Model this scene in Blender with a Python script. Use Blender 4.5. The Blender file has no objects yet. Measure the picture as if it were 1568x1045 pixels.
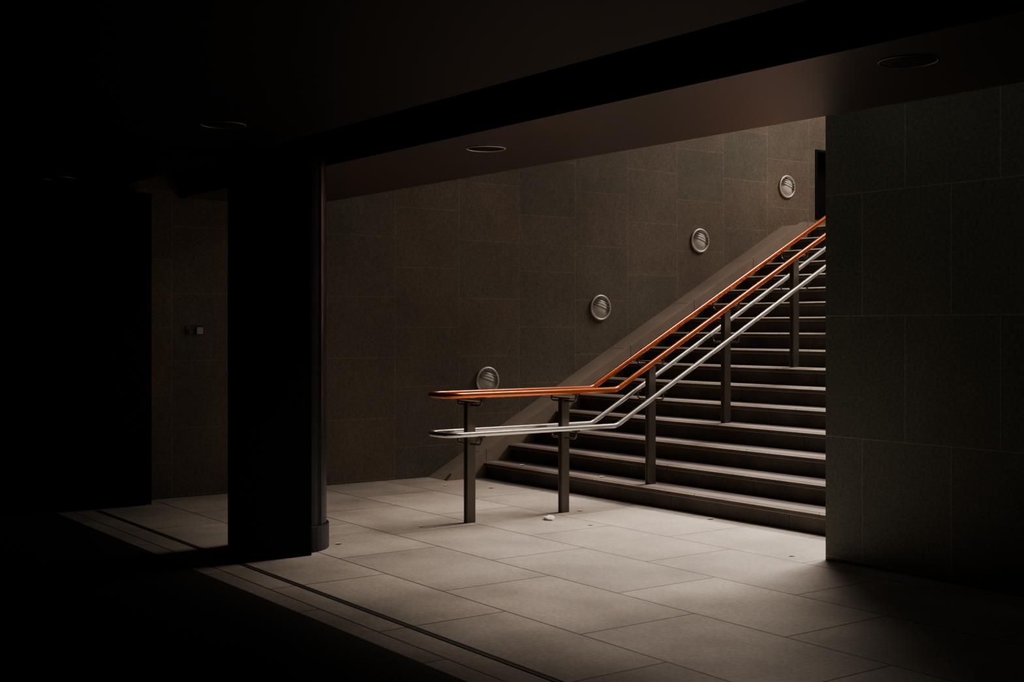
import bpy, bmesh, math, random
from mathutils import Vector
random.seed(4)
S = bpy.context.scene
COL = S.collection

# ---------------------------------------------------------------- materials
def new_mat(name):
    m = bpy.data.materials.new(name); m.use_nodes = True
    nt = m.node_tree
    b = nt.nodes["Principled BSDF"]
    return m, nt, b

def simple(name, col, rough=0.5, metal=0.0, spec=0.5, noise=0.0, nscale=30, bump=0.0, coat=0.0):
    m, nt, b = new_mat(name)
    b.inputs["Base Color"].default_value = (*col, 1)
    b.inputs["Roughness"].default_value = rough
    b.inputs["Metallic"].default_value = metal
    b.inputs["Specular IOR Level"].default_value = spec
    b.inputs["Coat Weight"].default_value = coat
    b.inputs["Coat Roughness"].default_value = 0.12
    geo = nt.nodes.new("ShaderNodeNewGeometry")
    n = nt.nodes.new("ShaderNodeTexNoise"); n.inputs["Scale"].default_value = nscale
    n.inputs["Detail"].default_value = 5
    nt.links.new(geo.outputs["Position"], n.inputs["Vector"])
    mx = nt.nodes.new("ShaderNodeMix"); mx.data_type = 'RGBA'
    mx.inputs[6].default_value = (*[c*(1-noise) for c in col], 1)
    mx.inputs[7].default_value = (*[min(1, c*(1+noise)) for c in col], 1)
    nt.links.new(n.outputs["Fac"], mx.inputs[0])
    nt.links.new(mx.outputs[2], b.inputs["Base Color"])
    if bump > 0:
        bp = nt.nodes.new("ShaderNodeBump"); bp.inputs["Strength"].default_value = bump
        bp.inputs["Distance"].default_value = 0.004
        nt.links.new(n.outputs["Fac"], bp.inputs["Height"])
        nt.links.new(bp.outputs["Normal"], b.inputs["Normal"])
    return m

def stone(name, ax, off, bw, rh, c1, c2, cm, mortar=0.004, rough=0.6, speck=0.35, spec=0.4, bump=0.3, stain=0.25, sscale=0.9, gscale=60):
    """large stone slabs with joints; ax = world axes used as brick (x, y)."""
    m, nt, b = new_mat(name)
    L = nt.links.new
    geo = nt.nodes.new("ShaderNodeNewGeometry")
    sep = nt.nodes.new("ShaderNodeSeparateXYZ"); L(geo.outputs["Position"], sep.inputs[0])
    comb = nt.nodes.new("ShaderNodeCombineXYZ")
    for i in (0, 1):
        a = nt.nodes.new("ShaderNodeMath"); a.operation = 'ADD'
        L(sep.outputs[ax[i]], a.inputs[0]); a.inputs[1].default_value = off[i]
        L(a.outputs[0], comb.inputs[i])
    br = nt.nodes.new("ShaderNodeTexBrick")
    br.offset = 0.5; br.offset_frequency = 2; br.squash = 1.0
    L(comb.outputs[0], br.inputs["Vector"])
    br.inputs["Scale"].default_value = 1.0
    br.inputs["Brick Width"].default_value = bw
    br.inputs["Row Height"].default_value = rh
    br.inputs["Mortar Size"].default_value = mortar
    br.inputs["Mortar Smooth"].default_value = 0.1
    br.inputs["Color1"].default_value = (*c1, 1)
    br.inputs["Color2"].default_value = (*c2, 1)
    br.inputs["Mortar"].default_value = (*cm, 1)
    # granite speckle
    n1 = nt.nodes.new("ShaderNodeTexNoise"); n1.inputs["Scale"].default_value = gscale
    n1.inputs["Detail"].default_value = 6; n1.inputs["Roughness"].default_value = 0.8
    L(geo.outputs["Position"], n1.inputs["Vector"])
    r1 = nt.nodes.new("ShaderNodeMapRange")
    r1.inputs[1].default_value = 0.33; r1.inputs[2].default_value = 0.67
    r1.inputs[3].default_value = 1 - speck; r1.inputs[4].default_value = 1 + speck
    L(n1.outputs["Fac"], r1.inputs[0])
    # large stains
    n2 = nt.nodes.new("ShaderNodeTexNoise"); n2.inputs["Scale"].default_value = sscale
    n2.inputs["Detail"].default_value = 7; n2.inputs["Roughness"].default_value = 0.6
    L(geo.outputs["Position"], n2.inputs["Vector"])
    r2 = nt.nodes.new("ShaderNodeMapRange")
    r2.inputs[1].default_value = 0.3; r2.inputs[2].default_value = 0.7
    r2.inputs[3].default_value = 1 - stain; r2.inputs[4].default_value = 1 + stain
    L(n2.outputs["Fac"], r2.inputs[0])
    mu = nt.nodes.new("ShaderNodeMath"); mu.operation = 'MULTIPLY'
    L(r1.outputs[0], mu.inputs[0]); L(r2.outputs[0], mu.inputs[1])
    vm = nt.nodes.new("ShaderNodeVectorMath"); vm.operation = 'SCALE'
    L(br.outputs["Color"], vm.inputs[0]); L(mu.outputs[0], vm.inputs["Scale"])
    L(vm.outputs[0], b.inputs["Base Color"])
    b.inputs["Roughness"].default_value = rough
    b.inputs["Specular IOR Level"].default_value = spec
    sub = nt.nodes.new("ShaderNodeMath"); sub.operation = 'SUBTRACT'
    L(n1.outputs["Fac"], sub.inputs[0])
    ml = nt.nodes.new("ShaderNodeMath"); ml.operation = 'MULTIPLY'; ml.inputs[1].default_value = 1.5
    L(br.outputs["Fac"], ml.inputs[0]); L(ml.outputs[0], sub.inputs[1])
    bp = nt.nodes.new("ShaderNodeBump"); bp.inputs["Strength"].default_value = bump
    bp.inputs["Distance"].default_value = 0.004
    L(sub.outputs[0], bp.inputs["Height"]); L(bp.outputs["Normal"], b.inputs["Normal"])
    return m

M_wallL = stone("granite_cladding", (2, 1), (-0.02+5.9, -6.289+7.51), 0.59, 0.751,
                (0.082, 0.079, 0.061), (0.112, 0.086, 0.065), (0.16, 0.138, 0.108), mortar=0.0032, rough=0.62, speck=0.46, stain=0.28, gscale=45)
M_wallR = stone("dark_granite_cladding", (0, 2), (-0.34+6.4, -0.028+1.54), 0.64, 0.77,
                (0.118, 0.133, 0.110), (0.137, 0.149, 0.125), (0.27, 0.27, 0.235), mortar=0.003, rough=0.6, speck=0.5, gscale=50)
M_floor = stone("stone_paving", (0, 1), (0.44+12.4, -3.86+7.7), 1.24, 0.77,
                (0.230, 0.206, 0.180), (0.31, 0.273, 0.234), (0.042, 0.037, 0.034), mortar=0.006, rough=0.5, speck=0.3, stain=0.34, sscale=1.3, gscale=40)
M_step_lit = stone("stair_tread_stone_lit", (0, 2), (0.3+12.8, 0.0), 1.28, 0.16,
               (0.48, 0.385, 0.322), (0.55, 0.445, 0.372), (0.12, 0.10, 0.09), mortar=0.003, rough=0.40, speck=0.25, stain=0.3, sscale=2.2)  # step stone lightened so the treads look lit
M_riser_shaded = stone("stair_riser_stone_shaded", (0, 2), (0.6+12.8, 0.0), 1.28, 0.16,
                (0.068, 0.060, 0.054), (0.088, 0.077, 0.068), (0.02, 0.02, 0.02), mortar=0.004, rough=0.6, speck=0.3, stain=0.4, sscale=3.0)  # same stair stone darkened, riser shade put into the colour
M_string = stone("stringer_stone", (1, 0), (0.0, 10.9), 0.95, 0.9,
                 (0.20, 0.16, 0.13), (0.22, 0.175, 0.142), (0.05, 0.045, 0.04), mortar=0.004, rough=0.6, speck=0.25)
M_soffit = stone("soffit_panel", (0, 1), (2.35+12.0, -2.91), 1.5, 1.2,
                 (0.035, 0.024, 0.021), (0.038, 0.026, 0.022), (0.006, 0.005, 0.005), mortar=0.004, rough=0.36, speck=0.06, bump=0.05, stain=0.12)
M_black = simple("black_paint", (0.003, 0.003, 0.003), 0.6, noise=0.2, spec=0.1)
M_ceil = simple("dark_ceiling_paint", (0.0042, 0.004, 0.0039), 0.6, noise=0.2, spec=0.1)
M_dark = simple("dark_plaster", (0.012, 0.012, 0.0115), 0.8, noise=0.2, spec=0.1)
M_render = simple("grey_render", (0.10, 0.09, 0.08), 0.8, noise=0.2, nscale=3)
M_steel = simple("satin_steel", (0.88, 0.86, 0.83), 0.22, metal=1.0, noise=0.04, nscale=60)
M_post = simple("post_steel", (0.12, 0.106, 0.093), 0.42, metal=0.75, noise=0.2, nscale=25)
M_colsteel = simple("dark_column_steel", (0.022, 0.022, 0.024), 0.38, metal=0.8, noise=0.15, nscale=12)
M_orange = simple("orange_lacquered_rail", (0.78, 0.165, 0.036), 0.17, metal=0.9, noise=0.05, nscale=25, coat=0.6)
M_alu = simple("cast_aluminium", (0.66, 0.64, 0.60), 0.40, metal=0.7, noise=0.1, nscale=60)
M_ring = simple("downlight_ring_grey", (0.16, 0.15, 0.14), 0.45, metal=0.5, noise=0.1)
M_glass = simple("frosted_lamp_glass", (0.60, 0.59, 0.56), 0.35, noise=0.1)
M_slat = simple("grille_slat_grey", (0.16, 0.155, 0.145), 0.4, metal=0.3, noise=0.1)
M_gap = simple("joint_black", (0.008, 0.008, 0.008), 0.7)
M_paper = simple("white_paper", (0.80, 0.77, 0.71), 0.8, noise=0.06)
M_leaf = simple("dry_leaf_brown", (0.42, 0.33, 0.22), 0.8, noise=0.3, nscale=120)
M_plastic = simple("switch_plastic", (0.36, 0.35, 0.33), 0.4, noise=0.04)

def mat_mat():
    m, nt, b = new_mat("ribbed_rubber_mat"); L = nt.links.new
    geo = nt.nodes.new("ShaderNodeNewGeometry")
    mp = nt.nodes.new("ShaderNodeVectorMath"); mp.operation = 'SCALE'; mp.inputs["Scale"].default_value = 1/0.022
    L(geo.outputs["Position"], mp.inputs[0])
    fr = nt.nodes.new("ShaderNodeVectorMath"); fr.operation = 'FRACTION'; L(mp.outputs[0], fr.inputs[0])
    sp = nt.nodes.new("ShaderNodeSeparateXYZ"); L(fr.outputs[0], sp.inputs[0])
    cb = nt.nodes.new("ShaderNodeCombineXYZ"); L(sp.outputs[0], cb.inputs[0]); L(sp.outputs[1], cb.inputs[1])
    ds = nt.nodes.new("ShaderNodeVectorMath"); ds.operation = 'DISTANCE'
    L(cb.outputs[0], ds.inputs[0]); ds.inputs[1].default_value = (0.5, 0.5, 0)
    lt = nt.nodes.new("ShaderNodeMath"); lt.operation = 'LESS_THAN'; lt.inputs[1].default_value = 0.3
    L(ds.outputs["Value"], lt.inputs[0])
    mx = nt.nodes.new("ShaderNodeMix"); mx.data_type = 'RGBA'
    mx.inputs[6].default_value = (0.005, 0.005, 0.005, 1); mx.inputs[7].default_value = (0.085, 0.085, 0.09, 1)
    L(lt.outputs[0], mx.inputs[0]); L(mx.outputs[2], b.inputs["Base Color"])
    b.inputs["Roughness"].default_value = 0.6; b.inputs["Specular IOR Level"].default_value = 0.2
    bp = nt.nodes.new("ShaderNodeBump"); bp.inputs["Strength"].default_value = 0.5; bp.inputs["Distance"].default_value = 0.003
    L(lt.outputs[0], bp.inputs["Height"]); L(bp.outputs["Normal"], b.inputs["Normal"])
    return m
M_mat = mat_mat()

# ---------------------------------------------------------------- geometry helpers
def mesh_obj(name, bm, mats, parent=None, smooth=False, bevel=0.0):
    bmesh.ops.recalc_face_normals(bm, faces=bm.faces)
    me = bpy.data.meshes.new(name); bm.to_mesh(me); bm.free()
    for m in (mats if isinstance(mats, (list, tuple)) else [mats]): me.materials.append(m)
    if smooth:
        for p in me.polygons: p.use_smooth = True
    o = bpy.data.objects.new(name, me); COL.objects.link(o)
    if parent: o.parent = parent
    if bevel > 0:
        bv = o.modifiers.new("bevel", 'BEVEL'); bv.width = bevel; bv.segments = 2
        bv.limit_method = 'ANGLE'
    return o

def add_box(bm, x0, x1, y0, y1, z0, z1, mi=0):
    v = [bm.verts.new(p) for p in [(x0,y0,z0),(x1,y0,z0),(x1,y1,z0),(x0,y1,z0),(x0,y0,z1),(x1,y0,z1),(x1,y1,z1),(x0,y1,z1)]]
    for f in [(0,3,2,1),(4,5,6,7),(0,1,5,4),(1,2,6,5),(2,3,7,6),(3,0,4,7)]:
        fc = bm.faces.new([v[i] for i in f]); fc.material_index = mi

def boxes(name, lst, mat, parent=None, bevel=0.0):
    bm = bmesh.new()
    for b in lst: add_box(bm, *b)
    return mesh_obj(name, bm, mat, parent, bevel=bevel)

def prism(bm, pts, axis, a0, a1, mi=0):
    def mk(p, a): return (a, p[0], p[1]) if axis == 0 else (p[0], p[1], a)
    A = [bm.verts.new(mk(p, a0)) for p in pts]; B = [bm.verts.new(mk(p, a1)) for p in pts]
    fs = [bm.faces.new(A), bm.faces.new(B[::-1])]
    n = len(pts)
    for i in range(n):
        fs.append(bm.faces.new([A[i], B[i], B[(i+1) % n], A[(i+1) % n]]))
    for f in fs: f.material_index = mi
    return fs

def rounded(path, rads, seg=8):
    out = [Vector(path[0])]
    for i in range(1, len(path)-1):
        p0, p, p1 = Vector(path[i-1]), Vector(path[i]), Vector(path[i+1])
        r = rads if not isinstance(rads, (list, tuple)) else rads[i]
        a = p + (p0-p).normalized()*r; c = p + (p1-p).normalized()*r
        for k in range(seg+1):
            t = k/seg
            out.append(a*(1-t)**2 + p*2*t*(1-t) + c*t*t)
    out.append(Vector(path[-1]))
    return out

def add_tube(bm, pts, r, seg=14, caps=True, mi=0):
    rings = []
    up = Vector((0, 0, 1))
    n = len(pts)
    prev = None
    for i, p in enumerate(pts):
        if i == 0: t = pts[1]-pts[0]
        elif i == n-1: t = pts[-1]-pts[-2]
        else: t = (pts[i+1]-pts[i]).normalized() + (pts[i]-pts[i-1]).normalized()
        t.normalize()
        if prev is None:
            ref = up if abs(t.z) < 0.9 else Vector((0, 1, 0))
            s = t.cross(ref).normalized()
        else:
            s = (prev - t*prev.dot(t)).normalized()
        prev = s
        u = t.cross(s).normalized()
        rings.append([bm.verts.new(p + (s*math.cos(2*math.pi*k/seg) + u*math.sin(2*math.pi*k/seg))*r) for k in range(seg)])
    for a, b in zip(rings, rings[1:]):
        for k in range(seg):
            f = bm.faces.new([a[k], a[(k+1) % seg], b[(k+1) % seg], b[k]]); f.smooth = True; f.material_index = mi
    if caps:
        bm.faces.new(rings[0]); bm.faces.new(rings[-1][::-1])

def empty(name, loc=(0, 0, 0)):
    e = bpy.data.objects.new(name, None); COL.objects.link(e); e.empty_display_size = 0.2
    return e

# ---------------------------------------------------------------- key dimensions
XL = -10.66           # long left side wall plane
XS = -10.30           # left end of the stair treads
XR = -5.39            # right end of stairs / corner of right wall
YR = 6.38             # right wall plane
ZC = 2.626            # ceiling
YE = 5.30             # ceiling edge (opening)
Y0, T, R, N = 7.10, 0.30, 0.16, 17
YT = Y0 + T*(N-1); ZT = R*N
ZU = 5.2

# ---------------------------------------------------------------- shell
boxes("floor", [(XL, 4.0, -4.0, Y0+0.02, -0.2, 0.0)], M_floor)
boxes("wall_left", [(XL-0.3, XL, -4.2, 12.42, -0.2, ZU),
                    (XL-0.3, XL, 12.42, 13.2, -0.2, 2.86),
                    (XL-0.3, XL, 12.42, 13.2, 3.74, ZU),
                    (XL-0.3, XL, 13.2, 15.5, -0.2, ZU)], M_wallL)
boxes("wall_right", [(XR, 4.3, YR, YR+0.3, -0.2, 4.2)], M_wallR)
boxes("wall_stair_right", [(XR, XR+0.3, YR+0.3, 15.5, -0.2, 4.2)], M_wallR)
boxes("wall_far", [(XL-0.3, XR+0.3, 15.5, 15.8, 0, 4.2)], M_render)
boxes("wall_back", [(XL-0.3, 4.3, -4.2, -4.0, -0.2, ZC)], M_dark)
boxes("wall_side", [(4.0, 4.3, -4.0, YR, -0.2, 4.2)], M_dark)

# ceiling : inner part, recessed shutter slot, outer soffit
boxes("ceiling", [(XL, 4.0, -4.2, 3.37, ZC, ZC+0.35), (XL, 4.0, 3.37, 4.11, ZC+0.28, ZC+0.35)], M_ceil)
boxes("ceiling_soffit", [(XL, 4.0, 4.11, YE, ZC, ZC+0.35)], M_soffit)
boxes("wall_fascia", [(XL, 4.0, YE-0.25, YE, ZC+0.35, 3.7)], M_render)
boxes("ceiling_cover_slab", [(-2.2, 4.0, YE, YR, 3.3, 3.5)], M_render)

# dark pier standing against the left wall
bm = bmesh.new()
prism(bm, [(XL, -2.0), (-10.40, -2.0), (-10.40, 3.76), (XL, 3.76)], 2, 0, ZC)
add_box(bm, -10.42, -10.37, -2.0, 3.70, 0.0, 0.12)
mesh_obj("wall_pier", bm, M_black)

# service hatch recess in left wall
hatch = empty("service_hatch")
boxes("recess_back", [(XL-0.29, XL-0.24, 12.42, 13.2, 2.86, 3.74)], M_black, hatch)
boxes("frame", [(XL-0.24, XL+0.012, 12.42, 12.45, 2.86, 3.74), (XL-0.24, XL+0.012, 13.17, 13.2, 2.86, 3.74),
                (XL-0.24, XL+0.012, 12.45, 13.17, 3.71, 3.74), (XL-0.24, XL+0.012, 12.45, 13.17, 2.86, 2.89)], M_black, hatch)

# ---------------------------------------------------------------- staircase
prof = [(Y0+0.025, -0.15)]
for i in range(1, N+1):
    y = Y0 + T*(i-1); z = R*i
    prof += [(y+0.025, z-0.045), (y+0.003, z-0.045), (y, z-0.042), (y, z-0.014), (y+0.014, z)]
    if i < N: prof.append((y+T+0.025, z))
prof += [(15.49, ZT), (15.49, -0.15)]
bm = bmesh.new()
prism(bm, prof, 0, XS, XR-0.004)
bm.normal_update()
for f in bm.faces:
    if abs(f.normal.y) > 0.9: f.material_index = 1  # upright faces take the stone with painted shade
mesh_obj("staircase", bm, [M_step_lit, M_riser_shaded])

# sloping stone stringer along the wall
def zs(y): return (y-6.66)*R/T
sl = R/T
yend = 11.80
bm = bmesh.new()
prism(bm, [(6.66, 0.0), (yend, zs(yend)), (15.49, zs(yend)), (15.49, -0.15), (7.12, -0.15), (7.12, 0.0)], 0, XL+0.003, XS-0.055)
# raised inner kerb
prism(bm, [(6.66, 0.0), (6.72, 0.06), (yend, zs(yend)+0.028), (15.49, zs(yend)+0.028), (15.49, -0.15), (7.12, -0.15), (7.12, 0.0)], 0, XS-0.055, XS-0.003)
mesh_obj("stair_stringer", bm, M_string)

# ---------------------------------------------------------------- handrail
hr = empty("handrail")
XA, XB, XC = -7.85, -8.17, -8.01
YK, ZH, ZLO = 6.72, 0.985, 0.690
def railz(y, z0): return z0 + max(0.0, (min(y, 11.75)-YK))*sl
def rail(name, z0, r, mat):
    e = 5.085
    def zz(y): return railz(y, z0)
    path = [(XA, 13.0, zz(13)), (XA, 11.75, zz(11.75)), (XA, YK, z0), (XA, e, z0), (XB, e, z0), (XB, YK, z0), (XB, 11.75, zz(11.75)), (XB, 13.0, zz(13))]
    rr = [0, .04, .035, .13, .13, .035, .04, 0]
    bm = bmesh.new(); add_tube(bm, rounded(path, rr, 10), r, 24)
    return mesh_obj(name, bm, mat, hr)
rail("upper_rail", ZH, 0.0225, M_orange)
rail("lower_rail", ZLO, 0.0205, M_steel)
posts = [(5.385, 0), (6.30, 0), (7.24, R), (8.14, 4*R), (9.04, 7*R), (9.94, 10*R), (10.84, 13*R), (11.74, 16*R), (12.64, ZT)]
bmP = bmesh.new(); bmB = bmesh.new()
for y, zb in posts:
    zt = railz(y, ZH); zl = railz(y, ZLO)
    add_box(bmP, XC-0.026, XC-0.012, y-0.037, y+0.037, zb, zt-0.065)
    add_box(bmP, XC+0.012, XC+0.026, y-0.037, y+0.037, zb, zt-0.065)
    add_box(bmP, XC-0.012, XC+0.012, y-0.031, y+0.031, zb, zt-0.07)
    add_box(bmP, XC-0.115, XC+0.115, y-0.03, y+0.03, zt-0.065, zt-0.052)
    for zz_ in (zt, zl):
        for xs, sg in ((XA, 1), (XB, -1)):
            p = rounded([(xs, y, zz_-0.015), (xs, y, zz_-0.085), (XC+0.02*sg, y, zz_-0.085)], [0, .035, 0], 6)
            add_tube(bmB, p, 0.0085, 10)
            add_box(bmB, xs-0.012, xs+0.012, y-0.03, y+0.03, zz_-0.028, zz_-0.017)
mesh_obj("posts", bmP, M_post, hr, bevel=0.002)
mesh_obj("brackets", bmB, M_post, hr)

# ---------------------------------------------------------------- round wall lights
def torus(bm, cx, cy, cz, Rr, r, seg=40, rs=10, squash=1.0):
    rings = []
    for i in range(seg):
        a = 2*math.pi*i/seg
        ring = []
        for j in range(rs):
            b = 2*math.pi*j/rs
            rad = Rr + r*math.cos(b)
            ring.append(bm.verts.new((cx + r*squash*math.sin(b), cy + rad*math.cos(a), cz + rad*math.sin(a))))
        rings.append(ring)
    for i in range(seg):
        A, B = rings[i], rings[(i+1) % seg]
        for j in range(rs):
            f = bm.faces.new([A[j], A[(j+1) % rs], B[(j+1) % rs], B[j]]); f.smooth = True

def disc_x(bm, x, cy, cz, r0, x2, seg=40):
    A = [bm.verts.new((x, cy+r0*math.cos(2*math.pi*k/seg), cz+r0*math.sin(2*math.pi*k/seg))) for k in range(seg)]
    B = [bm.verts.new((x2, cy+r0*math.cos(2*math.pi*k/seg), cz+r0*math.sin(2*math.pi*k/seg))) for k in range(seg)]
    C = [bm.verts.new((x2+0.030, cy+.45*r0*math.cos(2*math.pi*k/seg), cz+.45*r0*math.sin(2*math.pi*k/seg))) for k in range(seg)]
    for k in range(seg):
        k2 = (k+1) % seg
        bm.faces.new([A[k], A[k2], B[k2], B[k]]); f = bm.faces.new([B[k], B[k2], C[k2], C[k]]); f.smooth = True
    f = bm.faces.new(C); f.smooth = True; bm.faces.new(A[::-1])

for (y, z) in [(7.38, 0.945), (8.89, 1.708), (10.40, 2.505), (11.89, 3.232)]:
    wl = empty("bulkhead_wall_light")
    bm = bmesh.new(); torus(bm, XL+0.012, y, z, 0.130, 0.014)
    mesh_obj("rim", bm, M_alu, wl)
    bm = bmesh.new(); disc_x(bm, XL+0.001, y, z, 0.120, XL+0.008)
    mesh_obj("lens", bm, M_glass, wl)
    # louvre slats across the upper half of the domed lens
    bm = bmesh.new()
    th = -0.30
    def rot(u, w): return (y+u*math.cos(th)-w*math.sin(th), z+u*math.sin(th)+w*math.cos(th))
    for k in range(4):
        t = 0.004 + 0.030*k
        hw = math.sqrt(max(0, 0.118**2 - t*t))
        v = []
        for xx in (XL+0.010, XL+0.042 - 0.004*k):
            for (u, w_) in [(-hw, t-0.0035), (hw, t-0.0035), (hw, t+0.0035), (-hw, t+0.0035)]:
                a_, b_ = rot(u, w_); v.append(bm.verts.new((xx, a_, b_)))
        for f in [(0,1,2,3),(7,6,5,4),(0,4,5,1),(1,5,6,2),(2,6,7,3),(3,7,4,0)]:
            bm.faces.new([v[i] for i in f])
    mesh_obj("louvres", bm, M_slat, wl)

# ---------------------------------------------------------------- recessed downlights (off)
def torus_z(bm, cx, cy, cz, Rr, r, seg=40, rs=8):
    rings = []
    for i in range(seg):
        a = 2*math.pi*i/seg
        rings.append([bm.verts.new((cx+(Rr+r*math.cos(2*math.pi*j/rs))*math.cos(a), cy+(Rr+r*math.cos(2*math.pi*j/rs))*math.sin(a), cz+r*math.sin(2*math.pi*j/rs))) for j in range(rs)])
    for i in range(seg):
        A, B = rings[i], rings[(i+1) % seg]
        for j in range(rs):
            f = bm.faces.new([A[j], A[(j+1) % rs], B[(j+1) % rs], B[j]]); f.smooth = True
for (x, y) in [(-6.54, 4.52), (-3.34, 4.48), (-6.62, 2.80), (-9.74, 2.80)]:
    dl = empty("recessed_downlight")
    bm = bmesh.new(); torus_z(bm, x, y, ZC-0.001, 0.121, 0.006); mesh_obj("trim_ring", bm, M_alu if x == -6.54 else M_ring, dl)
    bm = bmesh.new()
    seg = 36
    A = [bm.verts.new((x+0.118*math.cos(2*math.pi*k/seg), y+0.118*math.sin(2*math.pi*k/seg), ZC-0.002)) for k in range(seg)]
    B = [bm.verts.new((x+0.07*math.cos(2*math.pi*k/seg), y+0.07*math.sin(2*math.pi*k/seg), ZC-0.010)) for k in range(seg)]
    for k in range(seg): bm.faces.new([A[k], A[(k+1) % seg], B[(k+1) % seg], B[k]])
    bm.faces.new(B)
    mesh_obj("baffle", bm, M_black, dl)

# ---------------------------------------------------------------- pillar
pl = empty("pillar")
cx, cy = -7.85, 3.742
bm = bmesh.new()
seg = 72
ztop = ZC+0.28
prof_c = []
for k in range(seg):
    a = 2*math.pi*k/seg
    r = 0.30 - (0.010 if k % 6 == 0 else 0.0)
    prof_c.append((cx+r*math.cos(a), cy+r*math.sin(a)))
prism(bm, prof_c, 2, 0.0, ztop)
mesh_obj("round_core", bm, M_colsteel, pl)
bm = bmesh.new()
prism(bm, [(cx+0.318*math.cos(2*math.pi*k/48), cy+0.318*math.sin(2*math.pi*k/48)) for k in range(48)], 2, 0.0, 0.17)
mesh_obj("plinth", bm, M_colsteel, pl, bevel=0.006)
bm = bmesh.new()
prism(bm, [(-7.46, 3.77), (-7.46, 3.19), (-8.10, 3.46), (-8.10, 3.77)], 2, 0.0, ztop-0.3)
mesh_obj("cladding", bm, M_black, pl, bevel=0.004)

# ---------------------------------------------------------------- floor details
boxes("entrance_mat", [(-10.36, 3.6, -3.5, 2.95, 0.0, 0.008)], M_mat, bevel=0.003)
tr = empty("floor_track")
boxes("slot", [(-10.3, 3.9, 3.262, 3.282, 0.0, 0.0025)], M_gap, tr)
boxes("edge_strips", [(-10.3, 3.9, 3.254, 3.261, 0.0, 0.004), (-10.3, 3.9, 3.283, 3.290, 0.0, 0.004)], M_post, tr)

# wall switch
sw = empty("wall_switch")
zc = 1.465
boxes("plate", [(XL, XL+0.012, 4.16, 4.33, zc-0.04, zc+0.04)], M_riser_shaded, sw, bevel=0.003)
boxes("rocker", [(XL+0.012, XL+0.03, 4.25, 4.31, zc-0.03, zc+0.03)], M_plastic, sw, bevel=0.003)
boxes("indicator", [(XL+0.012, XL+0.022, 4.18, 4.22, zc-0.028, zc+0.005)], M_render, sw, bevel=0.002)

# litter
def crumple(name, x, y, z, sx, sy, sz, mat, seed):
    rnd = random.Random(seed)
    bm = bmesh.new(); bmesh.ops.create_icosphere(bm, subdivisions=2, radius=1)
    for v in bm.verts:
        v.co *= 0.7+0.5*rnd.random()
        v.co = Vector((x+v.co.x*sx, y+v.co.y*sy, z+max(v.co.z, -0.6)*sz+0.6*sz))
    return mesh_obj(name, bm, mat)
crumple("crumpled_paper", -7.76, 5.96, 0, .055, .045, .02, M_paper, 1)
def leaf(x, y, z, s, rot, seed):
    bm = bmesh.new()
    n = 7
    vs = []
    for i in range(n):
        t = i/(n-1); w = math.sin(math.pi*min(1, t*1.02+0.02))*0.35*s
        row = []
        for k in (-1, 0, 1):
            lx = (t-0.5)*s; ly = w*k; lz = 0.004+abs(k)*0.25*w + 0.1*s*(t-0.5)**2
            row.append(bm.verts.new((x+lx*math.cos(rot)-ly*math.sin(rot), y+lx*math.sin(rot)+ly*math.cos(rot), z+lz)))
        vs.append(row)
    for a, b in zip(vs, vs[1:]):
        for k in (0, 1): bm.faces.new([a[k], a[k+1], b[k+1], b[k]])
    return mesh_obj("dry_leaf", bm, M_leaf)
for i, (x, y, z) in enumerate([(-7.36, 6.05, 0), (-7.98, 6.45, 0), (-9.98, 6.44, 0), (-9.80, 7.20, .16), (-8.62, 7.22, .16),
                               (-7.74, 4.12, 0), (-5.60, 6.30, 0), (-8.05, 4.98, 0), (-7.05, 7.0, 0), (-9.6, 6.7, 0)]):
    leaf(x, y, z, 0.045+0.025*random.random(), random.random()*6, i)

# ---------------------------------------------------------------- light
w = bpy.data.worlds.new("sky"); S.world = w; w.use_nodes = True
bg = w.node_tree.nodes["Background"]
bg.inputs[0].default_value = (0.95, 0.96, 0.83, 1); bg.inputs[1].default_value = 0.10

def area(name, loc, target, sx, sy, power, col, spread=180):
    ld = bpy.data.lights.new(name, 'AREA'); ld.shape = 'RECTANGLE'; ld.size = sx; ld.size_y = sy
    ld.energy = power; ld.color = col; ld.spread = math.radians(spread)
    o = bpy.data.objects.new(name, ld); COL.objects.link(o); o.location = loc
    o.rotation_euler = (Vector(target)-Vector(loc)).to_track_quat('-Z', 'Y').to_euler()
    return o
area("sky_key_lamp", (-7.0, 9.8, 8.4), (-5.4, 6.4, 0), 3.2, 2.6, 165, (1.0, 0.86, 0.75), 56)
area("stair_tread_fill", (-7.9, 14.2, 6.9), (-7.5, 10.2, 1.7), 3.0, 1.8, 290, (1.0, 0.82, 0.69), 40)  # added fill for the tread fronts, no real lamp stands there
area("stair_wall_fill", (-8.3, 13.2, 6.0), (-10.6, 11.5, 2.8), 1.5, 1.5, 66, (1.0, 0.80, 0.66), 110)  # unseen fill added to brighten the upper left wall

# ---------------------------------------------------------------- camera
cd = bpy.data.cameras.new("camera"); cam = bpy.data.objects.new("camera", cd); COL.objects.link(cam)
cam.location = (0, 0, 1.5)
cam.rotation_euler = (math.radians(90), 0, math.atan2(0.8107, 0.5855))
cd.sensor_width = 36; cd.lens = 1930/1568*36; cd.shift_y = -22/1568
cd.clip_start = 0.05
S.camera = cam
